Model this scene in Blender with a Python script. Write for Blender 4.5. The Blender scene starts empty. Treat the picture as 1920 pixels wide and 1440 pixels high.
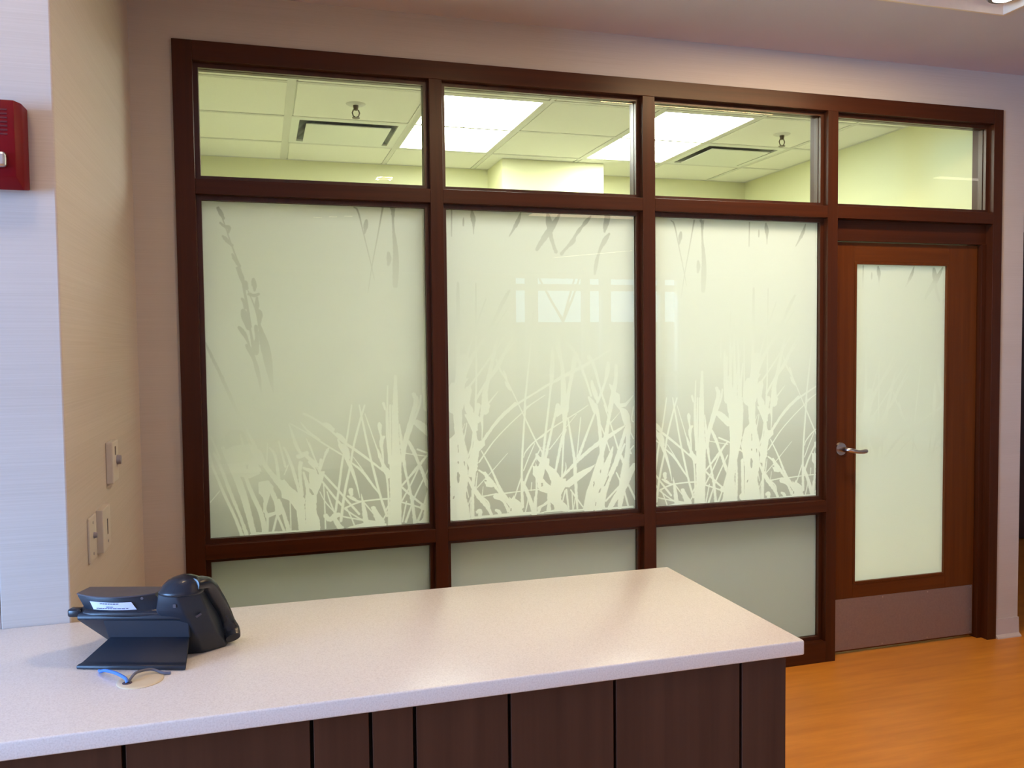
import bpy, bmesh, math, random
import numpy as np
from mathutils import Vector, Matrix

random.seed(7)
scene = bpy.context.scene
COL = scene.collection

# ------------------------------------------------------------------ camera
CAM = Vector((0.30207, -3.47099, 1.56537))
yaw, pitch, roll = math.radians(16.47821), math.radians(-2.57661), math.radians(-0.63368)
fwd = Vector((math.sin(yaw) * math.cos(pitch), math.cos(yaw) * math.cos(pitch), math.sin(pitch)))
rt = Vector((math.cos(yaw), -math.sin(yaw), 0)); up = rt.cross(fwd)
r2 = math.cos(roll) * rt + math.sin(roll) * up
u2 = -math.sin(roll) * rt + math.cos(roll) * up
cd = bpy.data.cameras.new('camera'); cam = bpy.data.objects.new('camera', cd); COL.objects.link(cam)
cd.sensor_width = 36; cd.lens = 36 * 1581.51 / 1920; cd.clip_start = 0.05
M = Matrix((r2, u2, -fwd)).transposed().to_4x4(); M.translation = CAM
cam.matrix_world = M
scene.camera = cam

# ------------------------------------------------------------------ view / world / lights
scene.view_settings.view_transform = 'Standard'
scene.view_settings.look = 'None'
scene.view_settings.exposure = 0.0
scene.view_settings.gamma = 1.0
scene.view_settings.use_curve_mapping = False

w = bpy.data.worlds.new('world'); scene.world = w; w.use_nodes = True
bg = w.node_tree.nodes['Background']; bg.inputs[0].default_value = (0.42, 0.64, 1.0, 1); bg.inputs[1].default_value = 5.0

def area(name, loc, target, sx, sy, power, color, spread=180):
    l = bpy.data.lights.new(name, 'AREA'); l.shape = 'RECTANGLE'; l.size = sx; l.size_y = sy
    l.energy = power; l.color = color; l.spread = math.radians(spread)
    o = bpy.data.objects.new(name, l); COL.objects.link(o); o.location = loc
    d = Vector(target) - Vector(loc)
    o.rotation_euler = d.to_track_quat('-Z', 'Y').to_euler()
    return o

DAY = (0.26, 0.52, 1.0)
WARM = (1.0, 0.70, 0.38)
# daylight entering by the lobby's window band on the left, and by the far windows
area('window_daylight', (-5.85, -4.0, 1.65), (0, -4.0, 1.65), 3.4, 2.0, 640, DAY)
area('window_daylight', (6.6, -13.2, 4.2), (5.6, -8.5, 1.2), 3.6, 2.0, 5000, DAY)
# lamps of the recessed fixtures in the lobby ceiling, then two unseen warm fills
area('fixture_lamp_light', (2.70, -0.76, 2.925), (2.70, -0.76, 0), 1.1, 0.22, 30, WARM)
area('downlight_lamp_light', (1.28, -3.30, 2.925), (1.28, -3.30, 0), 0.12, 0.12, 32, WARM)
area('downlight_lamp_light', (-0.45, -1.86, 2.925), (-0.45, -1.86, 0), 0.12, 0.12, 23, WARM)
area('downlight_lamp_light', (1.35, -1.50, 2.925), (1.35, -1.50, 0), 0.12, 0.12, 68, WARM)
area('ceiling_fill_light', (3.6, -4.6, 2.925), (3.6, -4.6, 0), 1.2, 0.6, 21, (1.0, 0.74, 0.50))  # unseen warm fills added below the ceiling, no panel fixtures built
area('ceiling_fill_light', (-2.2, -6.0, 2.925), (-2.2, -6.0, 0), 1.2, 0.6, 21, (1.0, 0.74, 0.50))

# ------------------------------------------------------------------ materials
def nt(name):
    m = bpy.data.materials.new(name); m.use_nodes = True
    t = m.node_tree; b = t.nodes['Principled BSDF']
    return m, t, b

def coords(t, scale=(1, 1, 1)):
    g = t.nodes.new('ShaderNodeNewGeometry'); mp = t.nodes.new('ShaderNodeMapping')
    mp.inputs['Scale'].default_value = scale
    t.links.new(g.outputs['Position'], mp.inputs['Vector'])
    return mp.outputs['Vector']

def noise(t, vec, scale, detail=3, rough=0.5):
    n = t.nodes.new('ShaderNodeTexNoise'); n.inputs['Scale'].default_value = scale
    n.inputs['Detail'].default_value = detail; n.inputs['Roughness'].default_value = rough
    if vec is not None: t.links.new(vec, n.inputs['Vector'])
    return n.outputs['Fac']

def ramp(t, fac, stops):
    r = t.nodes.new('ShaderNodeValToRGB'); t.links.new(fac, r.inputs['Fac'])
    e = r.color_ramp.elements
    while len(e) < len(stops): e.new(0.5)
    for k, (p, c) in enumerate(stops): e[k].position = p; e[k].color = (*c, 1)
    return r.outputs['Color']

def bump(t, b, fac, strength, dist=0.002):
    n = t.nodes.new('ShaderNodeBump'); n.inputs['Strength'].default_value = strength; n.inputs['Distance'].default_value = dist
    t.links.new(fac, n.inputs['Height']); t.links.new(n.outputs['Normal'], b.inputs['Normal'])

def plain(name, col, rough=0.5, metal=0.0, grain=0.06, gscale=40, spec=0.5):
    m, t, b = nt(name)
    v = noise(t, coords(t), gscale, 2)
    a = tuple(max(0, c * (1 - grain)) for c in col); z = tuple(min(1, c * (1 + grain)) for c in col)
    t.links.new(ramp(t, v, [(0.3, a), (0.7, z)]), b.inputs['Base Color'])
    b.inputs['Roughness'].default_value = rough; b.inputs['Metallic'].default_value = metal
    b.inputs['Specular IOR Level'].default_value = spec
    return m

def wallcover(name, c0, c1):
    m, t, b = nt(name)
    v = noise(t, coords(t, (1.5, 1.5, 330)), 1.0, 4, 0.6)
    v2 = noise(t, coords(t, (0.4, 0.4, 9)), 1.0, 2)
    mx = t.nodes.new('ShaderNodeMath'); mx.operation = 'MULTIPLY_ADD'
    t.links.new(v, mx.inputs[0]); mx.inputs[1].default_value = 0.7
    sc = t.nodes.new('ShaderNodeMath'); sc.operation = 'MULTIPLY'; t.links.new(v2, sc.inputs[0]); sc.inputs[1].default_value = 0.3
    t.links.new(sc.outputs[0], mx.inputs[2])
    t.links.new(ramp(t, mx.outputs[0], [(0.3, c0), (0.7, c1)]), b.inputs['Base Color'])
    b.inputs['Roughness'].default_value = 0.7; b.inputs['Specular IOR Level'].default_value = 0.25
    bump(t, b, v, 0.25, 0.001)
    return m

def wood(name, c0, c1, scale, rough, axis='z', spec=0.5):
    m, t, b = nt(name)
    s = {'z': (34, 34, 1.2), 'x': (1.2, 34, 34), 'y': (34, 1.2, 34)}[axis]
    v = noise(t, coords(t, tuple(k * scale for k in s)), 1.0, 5, 0.6)
    t.links.new(ramp(t, v, [(0.3, c0), (0.7, c1)]), b.inputs['Base Color'])
    b.inputs['Roughness'].default_value = rough; b.inputs['Specular IOR Level'].default_value = spec
    bump(t, b, v, 0.06, 0.001)
    return m

M_WALL = wallcover('linen_wallcovering', (0.54, 0.49, 0.445), (0.62, 0.57, 0.53))
M_CEIL = plain('ceiling_paint', (0.62, 0.61, 0.70), 0.9, grain=0.02, gscale=3)
M_FRAME_V = wood('dark_cherry_upright', (0.044, 0.0108, 0.0025), (0.072, 0.0175, 0.004), 1.0, 0.36, 'z', 0.28)
M_FRAME_H = wood('dark_cherry_level', (0.044, 0.0108, 0.0025), (0.072, 0.0175, 0.004), 1.0, 0.36, 'x', 0.28)
M_STOP = wood('dark_cherry_stop', (0.044, 0.0108, 0.0025), (0.072, 0.0175, 0.004), 1.0, 0.35, 'z')
M_CAB = wood('cabinet_walnut', (0.046, 0.019, 0.012), (0.072, 0.031, 0.019), 0.8, 0.42, 'z', 0.3)
M_GAP = plain('black_reveal', (0.004, 0.004, 0.005), 0.8)
M_DOORWOOD = wood('door_cherry_upright', (0.090, 0.024, 0.003), (0.135, 0.037, 0.005), 1.0, 0.38, 'z', 0.25)
M_DOORWOOD_H = wood('door_cherry_level', (0.090, 0.024, 0.003), (0.135, 0.037, 0.005), 1.0, 0.38, 'x', 0.25)
M_METAL = plain('brushed_nickel', (0.55, 0.53, 0.55), 0.28, 1.0)
M_KICK = plain('brushed_bronze_plate', (0.36, 0.33, 0.34), 0.40, 0.85, 0.05, 120)
M_WHITEPL = plain('ivory_plastic', (0.62, 0.57, 0.52), 0.4, grain=0.02)
M_GREYPL = plain('grey_plastic', (0.30, 0.29, 0.34), 0.4, grain=0.02)
M_SLOT = plain('dark_slot', (0.08, 0.06, 0.07), 0.6)
M_RED = plain('red_plastic', (0.17, 0.001, 0.006), 0.40, grain=0.03, spec=0.2)
M_REDDK = plain('dark_red_slot', (0.10, 0.003, 0.008), 0.5, grain=0.03)
M_PHONE = plain('blue_black_phone_plastic', (0.005, 0.011, 0.023), 0.42, grain=0.1, gscale=300)
M_PHONE_B = plain('smooth_phone_plastic', (0.009, 0.013, 0.022), 0.26, grain=0.05)
M_SILVER = plain('silver_grey_bezel', (0.09, 0.09, 0.115), 0.38, 0.2)
M_LABEL = plain('white_label_paper', (0.62, 0.66, 0.85), 0.5, grain=0.02)
M_INK = plain('label_ink', (0.12, 0.12, 0.22), 0.6)
M_EMBOSS = plain('embossed_grey', (0.045, 0.060, 0.085), 0.35)
M_BLUECORD = plain('blue_cable_sheath', (0.07, 0.22, 0.72), 0.4, grain=0.02)
M_GREYCORD = plain('grey_cable_sheath', (0.12, 0.13, 0.18), 0.45, grain=0.02)
M_GROMMET = plain('cream_plastic_cap', (0.72, 0.62, 0.43), 0.35, grain=0.02)
M_BASE = plain('vinyl_cove_base', (0.58, 0.52, 0.50), 0.5, grain=0.02)
M_OWALL = plain('yellow_green_paint', (0.78, 0.775, 0.50), 0.8, grain=0.015, gscale=2)
M_TILE = plain('ceiling_tile', (0.84, 0.84, 0.76), 0.9, grain=0.03, gscale=160)
M_TEE = plain('white_tee_bar', (0.66, 0.66, 0.60), 0.5, grain=0.01)
M_PLAQ = plain('white_enamel_plaque', (0.74, 0.76, 0.70), 0.4, grain=0.01)
M_THROAT_SHADE = plain('shaded_throat', (0.20, 0.21, 0.18), 0.6, grain=0.5, gscale=9)  # dark tone put in as the shade of the gap around the plaque
M_BRASS = plain('sprinkler_brass', (0.10, 0.075, 0.045), 0.4, 0.7)
M_CREAM = plain('cream_enamel_reflector', (0.85, 0.74, 0.60), 0.35, grain=0.02)
M_DARKDOOR = wood('dark_hall_wood', (0.035, 0.012, 0.008), (0.055, 0.019, 0.012), 1.0, 0.4, 'z')
M_BOUNCE_GREY = plain('grey_bounce_cover', (0.34, 0.34, 0.33), 0.95, grain=0.2, gscale=200)  # invented neutral grey that keeps orange bounce off the office
M_GROUND = plain('outdoor_ground', (0.12, 0.13, 0.10), 0.9, grain=0.3, gscale=1.5)
M_BARK = plain('bare_bark', (0.10, 0.09, 0.10), 0.9)
M_WINFRAME = plain('window_mullion_paint', (0.40, 0.36, 0.31), 0.5)

def floor_mat():
    m, t, b = nt('orange_wood_vinyl')
    v = noise(t, coords(t, (2.0, 16, 1)), 1.0, 5, 0.6)
    v2 = noise(t, coords(t, (0.7, 1.4, 1)), 1.0, 2)
    c = ramp(t, v, [(0.25, (0.62, 0.225, 0.026)), (0.75, (0.84, 0.345, 0.048))])
    c2 = ramp(t, v2, [(0.3, (0.80, 0.80, 0.80)), (0.7, (1, 1, 1))])
    mx = t.nodes.new('ShaderNodeMixRGB'); mx.blend_type = 'MULTIPLY'; mx.inputs[0].default_value = 1
    t.links.new(c, mx.inputs[1]); t.links.new(c2, mx.inputs[2]); t.links.new(mx.outputs[0], b.inputs['Base Color'])
    b.inputs['Roughness'].default_value = 0.42
    return m
M_FLOOR = floor_mat()

def counter_mat():
    m, t, b = nt('speckled_solid_surface')
    v = noise(t, coords(t), 330, 2)
    t.links.new(ramp(t, v, [(0.30, (0.70, 0.68, 0.67)), (0.50, (0.78, 0.765, 0.755)), (0.72, (0.83, 0.82, 0.81))]), b.inputs['Base Color'])
    b.inputs['Roughness'].default_value = 0.24
    return m
M_COUNTER = counter_mat()

def emit(name, col, s):
    m = bpy.data.materials.new(name); m.use_nodes = True; t = m.node_tree; t.nodes.clear()
    e = t.nodes.new('ShaderNodeEmission'); e.inputs[0].default_value = (*col, 1); e.inputs[1].default_value = s
    o = t.nodes.new('ShaderNodeOutputMaterial'); t.links.new(e.outputs[0], o.inputs[0]); return m
M_LENS = emit('troffer_lens_glow', (0.975, 1.0, 0.915), 23.0)
M_LAMP = emit('lamp_glow', (1.0, 0.93, 0.82), 6.0)
M_TUBE = emit('distant_lamp_glow', (1.0, 0.92, 0.80), 5.0)

def clear_glass(name, tint=(0.97, 0.99, 0.965)):
    m = bpy.data.materials.new(name); m.use_nodes = True; t = m.node_tree; t.nodes.clear()
    tr = t.nodes.new('ShaderNodeBsdfTransparent'); tr.inputs[0].default_value = (*tint, 1)
    gl = t.nodes.new('ShaderNodeBsdfGlossy'); gl.inputs['Roughness'].default_value = 0.0
    fr = t.nodes.new('ShaderNodeFresnel'); fr.inputs[0].default_value = 1.5
    mx = t.nodes.new('ShaderNodeMixShader'); o = t.nodes.new('ShaderNodeOutputMaterial')
    ge = t.nodes.new('ShaderNodeNewGeometry'); sb = t.nodes.new('ShaderNodeMath'); sb.operation = 'SUBTRACT'; sb.inputs[0].default_value = 1
    mu = t.nodes.new('ShaderNodeMath'); mu.operation = 'MULTIPLY'
    t.links.new(ge.outputs['Backfacing'], sb.inputs[1]); t.links.new(sb.outputs[0], mu.inputs[0]); t.links.new(fr.outputs[0], mu.inputs[1])
    t.links.new(mu.outputs[0], mx.inputs[0]); t.links.new(tr.outputs[0], mx.inputs[1]); t.links.new(gl.outputs[0], mx.inputs[2])
    t.links.new(mx.outputs[0], o.inputs[0]); return m
M_GLASS = clear_glass('clear_pane_glass')
M_DOME = clear_glass('strobe_lens_glass', (0.85, 0.9, 1.0))

# the printed film: meadow-grass mural drawn as strokes (mm on the wall plane), rasterised into a mask
MURAL = """S 653 1328 6 630 1181 8 611 1106 9 595 991 10 577 880 10
S 706 1326 7 687 1267 9 655 1152 9 644 1080 9 618 977 11 600 850 12
S 684 1327 6 695 1267 9 720 1133 8 735 1068 10 765 936 10 791 857 11
S 707 1290 4 752 1148 5 771 1094 7 787 1065 9
S 459 1299 11 481 1290 9 530 1257 8 576 1219 9 614 1178 10 657 1148 12 727 1092 9 787 1041 8
S 542 1256 12 557 1246 22 574 1231 16
S 592 1211 12 607 1196 21 624 1177 16
S 602 1166 16 622 1146 35 633 1113 20
S 405 1261 5 480 1215 6 548 1165 7 613 1122 7
S 595 1187 8 621 1122 14 644 1072 17 666 1007 9 679 942 3
S 644 1092 6 695 1050 12 730 995 9 765 948 8
S 656 1112 3 695 1054 5
S 479 1180 5 500 1111 6 519 1063 8
S 557 1156 4 549 1143 15 539 1121 7 521 1063 5
S 524 1106 12 522 1091 13 519 1071 9
P 476 1065 499 1060 538 1060 536 1042 517 991 503 960 502 897 514 856 516 816 471 815
H 475 994 484 985 494 965 486 964 475 978
H 500 1080 509 1067 515 1047 509 1050
S 477 1101 11 511 1063 12
S 538 1042 9 591 979 9 629 929 9 675 873 10
S 529 1015 8 582 940 9 605 914 10
S 517 976 3 535 935 5 570 892 5
S 533 1006 5 535 935 5 537 823 6
S 546 974 5 557 933 6 573 888 8
S 642 974 20 645 956 14
S 628 951 6 649 941 17 669 926 8 688 925 6
S 617 901 8 668 922 7 724 929 6 813 929 8
S 685 957 2 694 904 16 703 835 24
S 692 925 6 739 865 6 771 830 8
S 734 894 19 743 873 24 763 831 36
S 617 897 6 675 853 7 722 829 8
S 621 905 5 640 868 6 655 826 6
S 573 880 9 608 866 6 683 848 7 739 836 9
S 538 874 19 553 853 16 569 868 23 589 875 20
S 569 872 16 584 839 20 599 818 24
S 812 1323 8 811 1202 9 809 1080 12
S 821 1323 6 822 1201 9 820 1080 12
S 836 1444 12 834 1322 24 834 1201 24 834 1079 45
S 830 1095 49 830 998 51 829 891 48 823 810 55
S 803 1404 6 800 1323 8 802 1202 9 804 1080 10
S 795 1307 5 795 1162 6 811 1060 8
S 784 1332 12 791 1308 10
S 766 1250 8 767 1238 20 768 1220 14 770 1203 6 775 1185 16 771 1163 18 776 1138 10 780 1082 6
S 783 1191 12 777 1185 14
S 757 1139 6 764 1115 16 771 1090 10 785 1049 12
S 779 1061 20 791 1049 28 802 1024 20
S 791 1040 10 799 959 8 799 816 10
S 784 878 8 809 917 8
S 849 1241 6 858 1159 16 865 1094 15 872 1036 10 883 995 10 902 891 14 907 820 13
S 943 1360 8 938 1319 11 908 1247 12 874 1158 14 860 1094 20
S 918 1244 8 932 1236 19 951 1231 7
S 890 1170 4 910 1124 16 926 1078 11 946 1032 12 967 965 7
S 857 1121 4 914 1110 4 972 1099 4
S 972 1113 7 925 1058 14 884 1011 8 850 976 9
S 971 1047 6 920 951 7 900 911 8
S 927 1050 7 891 978 7 853 914 7
S 854 976 9 895 936 10 939 897 9 968 884 8
S 851 912 7 902 895 7 968 869 7
S 874 913 6 856 828 7
S 894 891 7 870 827 11
S 902 878 10 913 822 10
S 939 884 17 943 884 25
S 969 961 7 952 904 8 935 860 7 922 828 12
P 913 818 938 831 968 866 967 814
S 767 830 7 788 866 6 808 893 6
P 611 813 635 823 691 834 747 838 787 825 787 813 587 811
S 96 1116 9 113 1077 9 143 990 12 185 891 11 209 815 15
S 111 1153 11 135 1099 12 169 989 14 203 897 11 227 814 16
S 92 959 4 129 1003 3
S 144 1175 14 165 1128 25 196 1049 26 220 974 28 240 883 22 255 812 22
S 222 1071 11 249 984 17 285 903 19 298 820 22
S 234 1248 7 262 1185 13 297 1102 15 347 1033 22 392 983 42 432 941 53
S 315 1183 5 309 1086 5
S 321 1167 5 342 1143 13 349 1103 10 355 1044 15
S 359 1189 7 383 1086 9
S 377 1165 9 388 1148 9 416 1060 14 440 960 11
S 401 1257 6 412 1222 9 426 1170 15 444 1138 11
S 447 1264 4 473 1227 9 522 1190 5
S 468 1196 4 497 1120 6
P 276 1029 314 1035 336 1006 324 987 316 964 304 918 314 890 292 907 294 965 277 982
S 313 1019 22 342 955 17 352 899 23
P 329 1034 355 1028 378 1035 414 982 452 956 456 900 460 816 430 818 422 902 395 947 365 961 362 1001
S 443 1098 17 437 1059 14 446 968 14
S 454 1058 9 472 986 19 478 946 42 483 814 50
S 436 1126 19 467 1137 19
S 463 1129 15 505 1087 19
S 454 1078 9 485 1061 19 519 1055 15
S 353 950 15 378 874 15 392 813 19
S 398 943 5 399 817 5
S 341 904 11 359 859 9 373 819 11
S 344 884 9 328 822 9
S 300 910 11 310 878 10 305 820 11
P 165 1124 230 1113 282 1099 292 1067 244 1046 200 1057 179 1089
P 151 1163 188 1181 247 1186 291 1153 308 1105 282 1091 259 1069 230 1074 201 1095 179 1096 161 1116
S 77 1220 5 90 1162 9 105 1100 9
S 102 1219 7 132 1129 9
S 262 1193 6 282 1122 7
S 211 1226 5 231 1140 11
H 230 1101 238 1103 239 1085 230 1086
H 278 1099 282 1101 293 1083 287 1081
P 238 819 253 826 426 823 514 820 514 812 238 811
S 307 890 19 329 897 15 344 899 11
H 281 1072 294 1071 299 1036 288 1044
S 394 1093 5 378 1055 5
S 252 1379 2 287 1339 2 361 1278 2
S 150 2119 12 158 2103 17 169 2080 11
S 153 2114 4 173 2057 5 194 1985 5 222 1902 7 238 1828 13 242 1786 10 251 1733 10 261 1654 10
S 157 2062 8 173 2047 12 191 2047 15 186 2026 10
S 165 2010 9 177 1997 17 199 1975 11
S 199 1940 8 208 1922 18 224 1894 12
S 217 1886 12 229 1860 20 240 1823 15
S 245 1828 20 250 1807 15
S 255 1797 4 283 1723 6 295 1659 10 306 1606 31 318 1563 39 331 1472 26 342 1391 4
S 276 1842 12 279 1823 23 280 1797 7
S 259 1784 13 277 1776 15 295 1784 10
S 288 1768 10 287 1744 19 289 1718 10
S 296 1718 10 297 1702 28 295 1672 12
S 231 1765 9 241 1752 17 243 1728 11
S 235 1715 20 242 1691 33 254 1649 18
S 218 1651 12 231 1633 22 245 1609 12 259 1564 5 277 1505 18 290 1446 15 296 1392 3
S 244 1580 12 259 1558 24 271 1526 15
S 257 1659 8 265 1606 10 274 1553 20
S 281 1654 15 286 1617 15 279 1553 25
S 90 1592 5 99 1566 11 155 1438 14 198 1321 12 241 1244 5
S 678 2142 5 694 2133 8 716 2030 4 746 1899 4 756 1845 3
S 728 2090 9 725 2071 22 719 2036 7
S 796 2146 8 777 2048 5 746 1899 4 728 1790 3
S 831 2147 13 838 2138 17 837 2077 6 842 2017 17 847 1967 22 846 1901 28 842 1824 22
S 816 1958 11 818 1934 22 815 1909 11
S 846 2148 4 837 2077 4
S 1087 2146 6 1085 2034 5
S 1138 2115 2 1138 2099 9 1137 2080 6
S 1176 2142 10 1179 2121 22 1181 2103 21 1182 2081 8 1182 2046 3
S 1395 2148 3 1384 2114 17 1372 2090 18 1361 2072 10 1341 2041 5
S 1519 2137 15 1522 2113 31 1529 2085 31
S 1573 2144 8 1550 2105 24 1526 2070 31 1498 2035 26 1466 1986 15
S 1524 2070 26 1539 2017 15 1554 1978 16
S 1720 2139 5 1699 2116 24 1678 2091 8 1664 2074 21 1643 2049 10 1635 2024 26 1606 1999 10 1580 1969 16
S 1800 2164 32 1800 2132 27 1791 2102 27 1786 2072 9
S 1808 2063 11 1786 2033 27 1759 1988 9 1743 1923 21 1737 1884 11
S 1189 1836 5 1188 1770 7 1186 1637 8 1187 1436 8 1180 1289 9
S 1233 1770 5 1190 1660 7 1150 1537 8 1122 1438 14 1104 1371 20
S 1338 1804 11 1316 1771 18 1252 1643 12 1192 1557 14 1139 1471 24 1118 1404 31
S 1330 1727 4 1273 1646 6 1202 1563 7
S 1372 1683 5 1297 1582 10 1243 1509 9 1194 1443 8 1131 1364 10
S 1285 1609 7 1275 1569 14 1261 1516 17 1242 1435 16 1220 1352 24
S 1371 1636 5 1313 1535 13 1278 1468 21 1228 1409 10 1182 1336 12
S 1367 1595 4 1321 1535 7
S 1275 1509 8 1292 1461 9 1323 1417 7 1368 1324 4 1388 1282 5
S 1309 1456 7 1314 1440 15 1321 1423 7
S 1316 1410 7 1326 1393 19 1340 1372 6
S 1447 1710 4 1434 1568 6 1407 1346 9 1401 1282 9
S 1497 1382 7 1410 1336 9 1321 1284 11
S 1497 1347 4 1410 1295 6
S 1283 1370 3 1237 1317 8
S 1110 1836 10 1109 1770 17 1109 1604 14 1105 1438 17 1100 1372 37 1096 1292 41
P 1098 1422 1152 1430 1124 1388 1141 1377 1137 1334 1117 1331 1113 1291 1065 1293 1066 1379
S 1147 1320 14 1161 1289 21
S 1228 1402 10 1222 1352 28 1223 1287 35
S 1237 1307 17 1227 1287 21
P 1071 1315 1113 1314 1110 1300 1120 1247 1112 1198 1121 1117 1139 1070 1145 996 1133 926 1136 873 1146 829 1062 821 1067 1172 1087 1192 1081 1273
H 1095 1023 1100 1028 1107 1012 1103 981 1098 977 1094 999
H 1098 1143 1102 1146 1103 1114 1100 1107
H 1077 922 1082 925 1081 911 1075 912
H 1099 1072 1103 1072 1103 1062 1099 1062
H 1126 1071 1131 1071 1129 1053 1126 1053
S 1141 1236 4 1122 1138 5
S 1132 1233 3 1117 1195 3
S 1171 1178 6 1157 1122 7 1139 1077 8
S 1176 1178 11 1177 1136 18 1175 1100 33 1169 1048 33 1170 1019 18 1163 949 11 1161 825 17
P 1129 1275 1156 1274 1159 1253 1177 1231 1187 1164 1194 1156 1220 1162 1221 1137 1193 1110 1185 1029 1167 1012 1149 1038 1140 1070 1157 1101 1172 1136 1166 1196 1148 1236
S 1222 1311 33 1210 1276 18 1206 1251 15 1211 1223 8 1207 1163 4
S 1192 1311 22 1177 1249 22 1184 1206 11
S 1361 1313 15 1294 1259 17 1249 1207 12 1214 1159 15
S 1436 1311 5 1383 1266 5 1323 1215 5 1263 1157 5 1223 1105 6 1193 1064 7
S 1204 1113 5 1251 1026 8 1283 945 13 1305 915 13 1338 870 11
S 1322 1097 2 1254 1025 4 1180 951 4
S 1406 1305 9 1400 1233 9 1389 1090 9 1385 983 10 1388 856 15
S 1376 1306 4 1398 1262 7 1450 1149 7 1487 1086 8
S 1495 1169 5 1450 1149 7 1400 1097 5 1396 1076 4
S 1447 1134 4 1419 1075 5 1395 1018 5
S 1476 1115 5 1418 1010 9 1399 960 11 1387 918 8
S 1384 986 7 1368 947 6 1353 902 5
S 1192 1029 7 1225 1006 11 1261 961 15 1283 927 10 1330 867 10
P 1210 1021 1221 1022 1232 1009 1239 991 1265 968 1265 954 1246 951 1224 956 1215 978 1221 992
H 1217 987 1225 984 1225 977 1219 979
S 1141 1003 9 1162 959 18 1180 930 22 1202 900 22 1230 866 18 1248 826 12
S 1184 912 11 1216 915 5 1264 921 7
P 1253 911 1264 925 1290 923 1304 894 1319 868 1334 838 1319 835 1297 884 1282 893 1260 900
S 1303 921 7 1357 925 4 1432 929 5 1493 929 5
S 1202 915 6 1231 891 7 1238 869 7 1237 844 4
S 1267 850 11 1282 841 18 1285 830 15
P 1327 907 1338 895 1349 911 1357 894 1379 878 1393 823 1326 826
H 1332 853 1337 854 1339 841 1332 842
S 1391 964 13 1417 905 17 1442 827 23
S 1417 898 7 1399 823 6
S 1452 979 5 1455 921 11 1447 878 15 1442 823 27
S 1432 962 4 1428 926 4
S 1154 910 5 1150 829 5
S 1183 848 15 1197 854 18 1193 826 18
S 1210 957 2 1205 918 4
S 1185 1018 4 1177 955 6
S 1145 1006 6 1171 1037 7
S 1134 968 4 1144 915 4
S 1140 876 4 1155 914 4
P 1449 1088 1456 1091 1475 1072 1490 1071 1489 959 1466 938 1452 975 1437 998 1437 1038 1448 1032 1452 1055
H 1452 1051 1456 1065 1469 1050 1463 1031 1454 1035
P 1142 824 1172 829 1245 830 1337 834 1486 831 1486 821 1142 819
S 1515 1302 9 1499 1183 11 1486 1086 13 1470 978 23
S 1557 1300 19 1541 1246 11 1525 1185 11 1497 1071 15
P 1545 1301 1607 1299 1599 1230 1589 1179 1579 1154 1581 1216 1576 1263 1551 1246
S 1589 1190 17 1569 1126 13 1545 1014 12
S 1583 1154 10 1578 1063 7 1573 972 9
S 1700 1296 4 1638 1258 5 1533 1203 6 1495 1176 8 1464 1155 6
S 1645 1257 3 1594 1201 4 1559 1155 4 1517 1106 5
S 1604 1241 8 1628 1094 11 1636 1042 16 1637 969 17 1646 832 9
S 1665 1242 5 1644 1056 5
S 1735 1265 9 1687 1150 11 1652 1063 16
S 1736 1295 20 1751 1247 16 1760 1139 17 1766 1073 20 1769 998 16
S 1878 1196 7 1782 1142 24 1711 1097 16 1648 1049 16 1608 1010 12 1565 969 10
S 1813 1292 20 1798 1219 14 1786 1146 24 1770 1091 20 1749 1018 32 1729 945 43 1709 891 47 1701 832 51
S 1779 1294 6 1814 1196 7 1849 1083 8 1877 1023 20
S 1751 1224 8 1774 1176 6 1805 1086 6
S 1854 1258 2 1806 1208 5
S 1820 1102 6 1805 1056 24 1781 998 36 1757 925 44 1748 833 48
S 1888 1190 16 1845 1069 16 1829 1014 24 1797 960 24 1772 887 28 1764 835 28
S 1898 1197 24 1894 1081 20 1877 970 44 1865 911 36 1852 822 20
S 1878 1112 10 1853 1061 12 1837 1017 12
P 1835 1292 1887 1272 1903 1249 1909 1200 1878 1198 1868 1224 1855 1269
S 1923 1282 6 1911 1222 6 1923 1213 5
S 1902 1178 6 1922 1136 5
S 1922 1103 6 1898 1078 8
S 1898 1081 20 1910 1069 8
S 1837 984 6 1869 918 10 1896 823 9
S 1926 1013 24 1893 966 40 1873 918 36 1828 865 28 1804 825 24
S 1897 924 9 1929 858 10
S 1853 923 9 1784 858 9
P 1736 1029 1714 1001 1647 955 1608 930 1557 936 1596 960 1635 987 1678 1007 1710 1018
S 1591 1044 2 1595 1008 7 1565 965 12
P 1459 1069 1486 1073 1515 1064 1514 1034 1526 1024 1543 1014 1558 991 1567 972 1592 971 1592 938 1573 906 1569 899 1570 875 1595 852 1605 824 1457 826 1457 852 1484 863 1503 878 1504 909 1469 922 1458 942
H 1495 1020 1506 1001 1521 964 1521 942 1504 954 1485 977
H 1475 958 1485 957 1485 944 1475 941
H 1469 920 1484 915 1500 909 1500 896 1473 876 1457 862 1458 910
H 1476 847 1503 861 1499 831 1468 825
H 1518 868 1534 854 1537 835 1522 833
S 1576 869 6 1588 916 7
S 1594 920 9 1605 824 9
S 1621 911 5 1624 826 5
S 1615 918 6 1631 895 8 1673 837 6
S 1636 880 5 1626 826 5
P 1669 827 1689 851 1772 857 1784 823
P 1576 822 1576 829 1921 827 1921 818
H 1773 924 1797 975 1801 967 1781 927
H 1757 995 1761 1006 1762 988 1758 986
H 1725 949 1729 952 1729 934 1723 923
H 1753 910 1763 921 1756 899 1749 896
H 1734 856 1737 857 1737 839 1733 837
S 1556 1662 18 1559 1566 27 1571 1511 15 1583 1463 18 1586 1276 33
S 1533 1546 11 1533 1498 20 1530 1429 22 1524 1378 9 1512 1278 9
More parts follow.
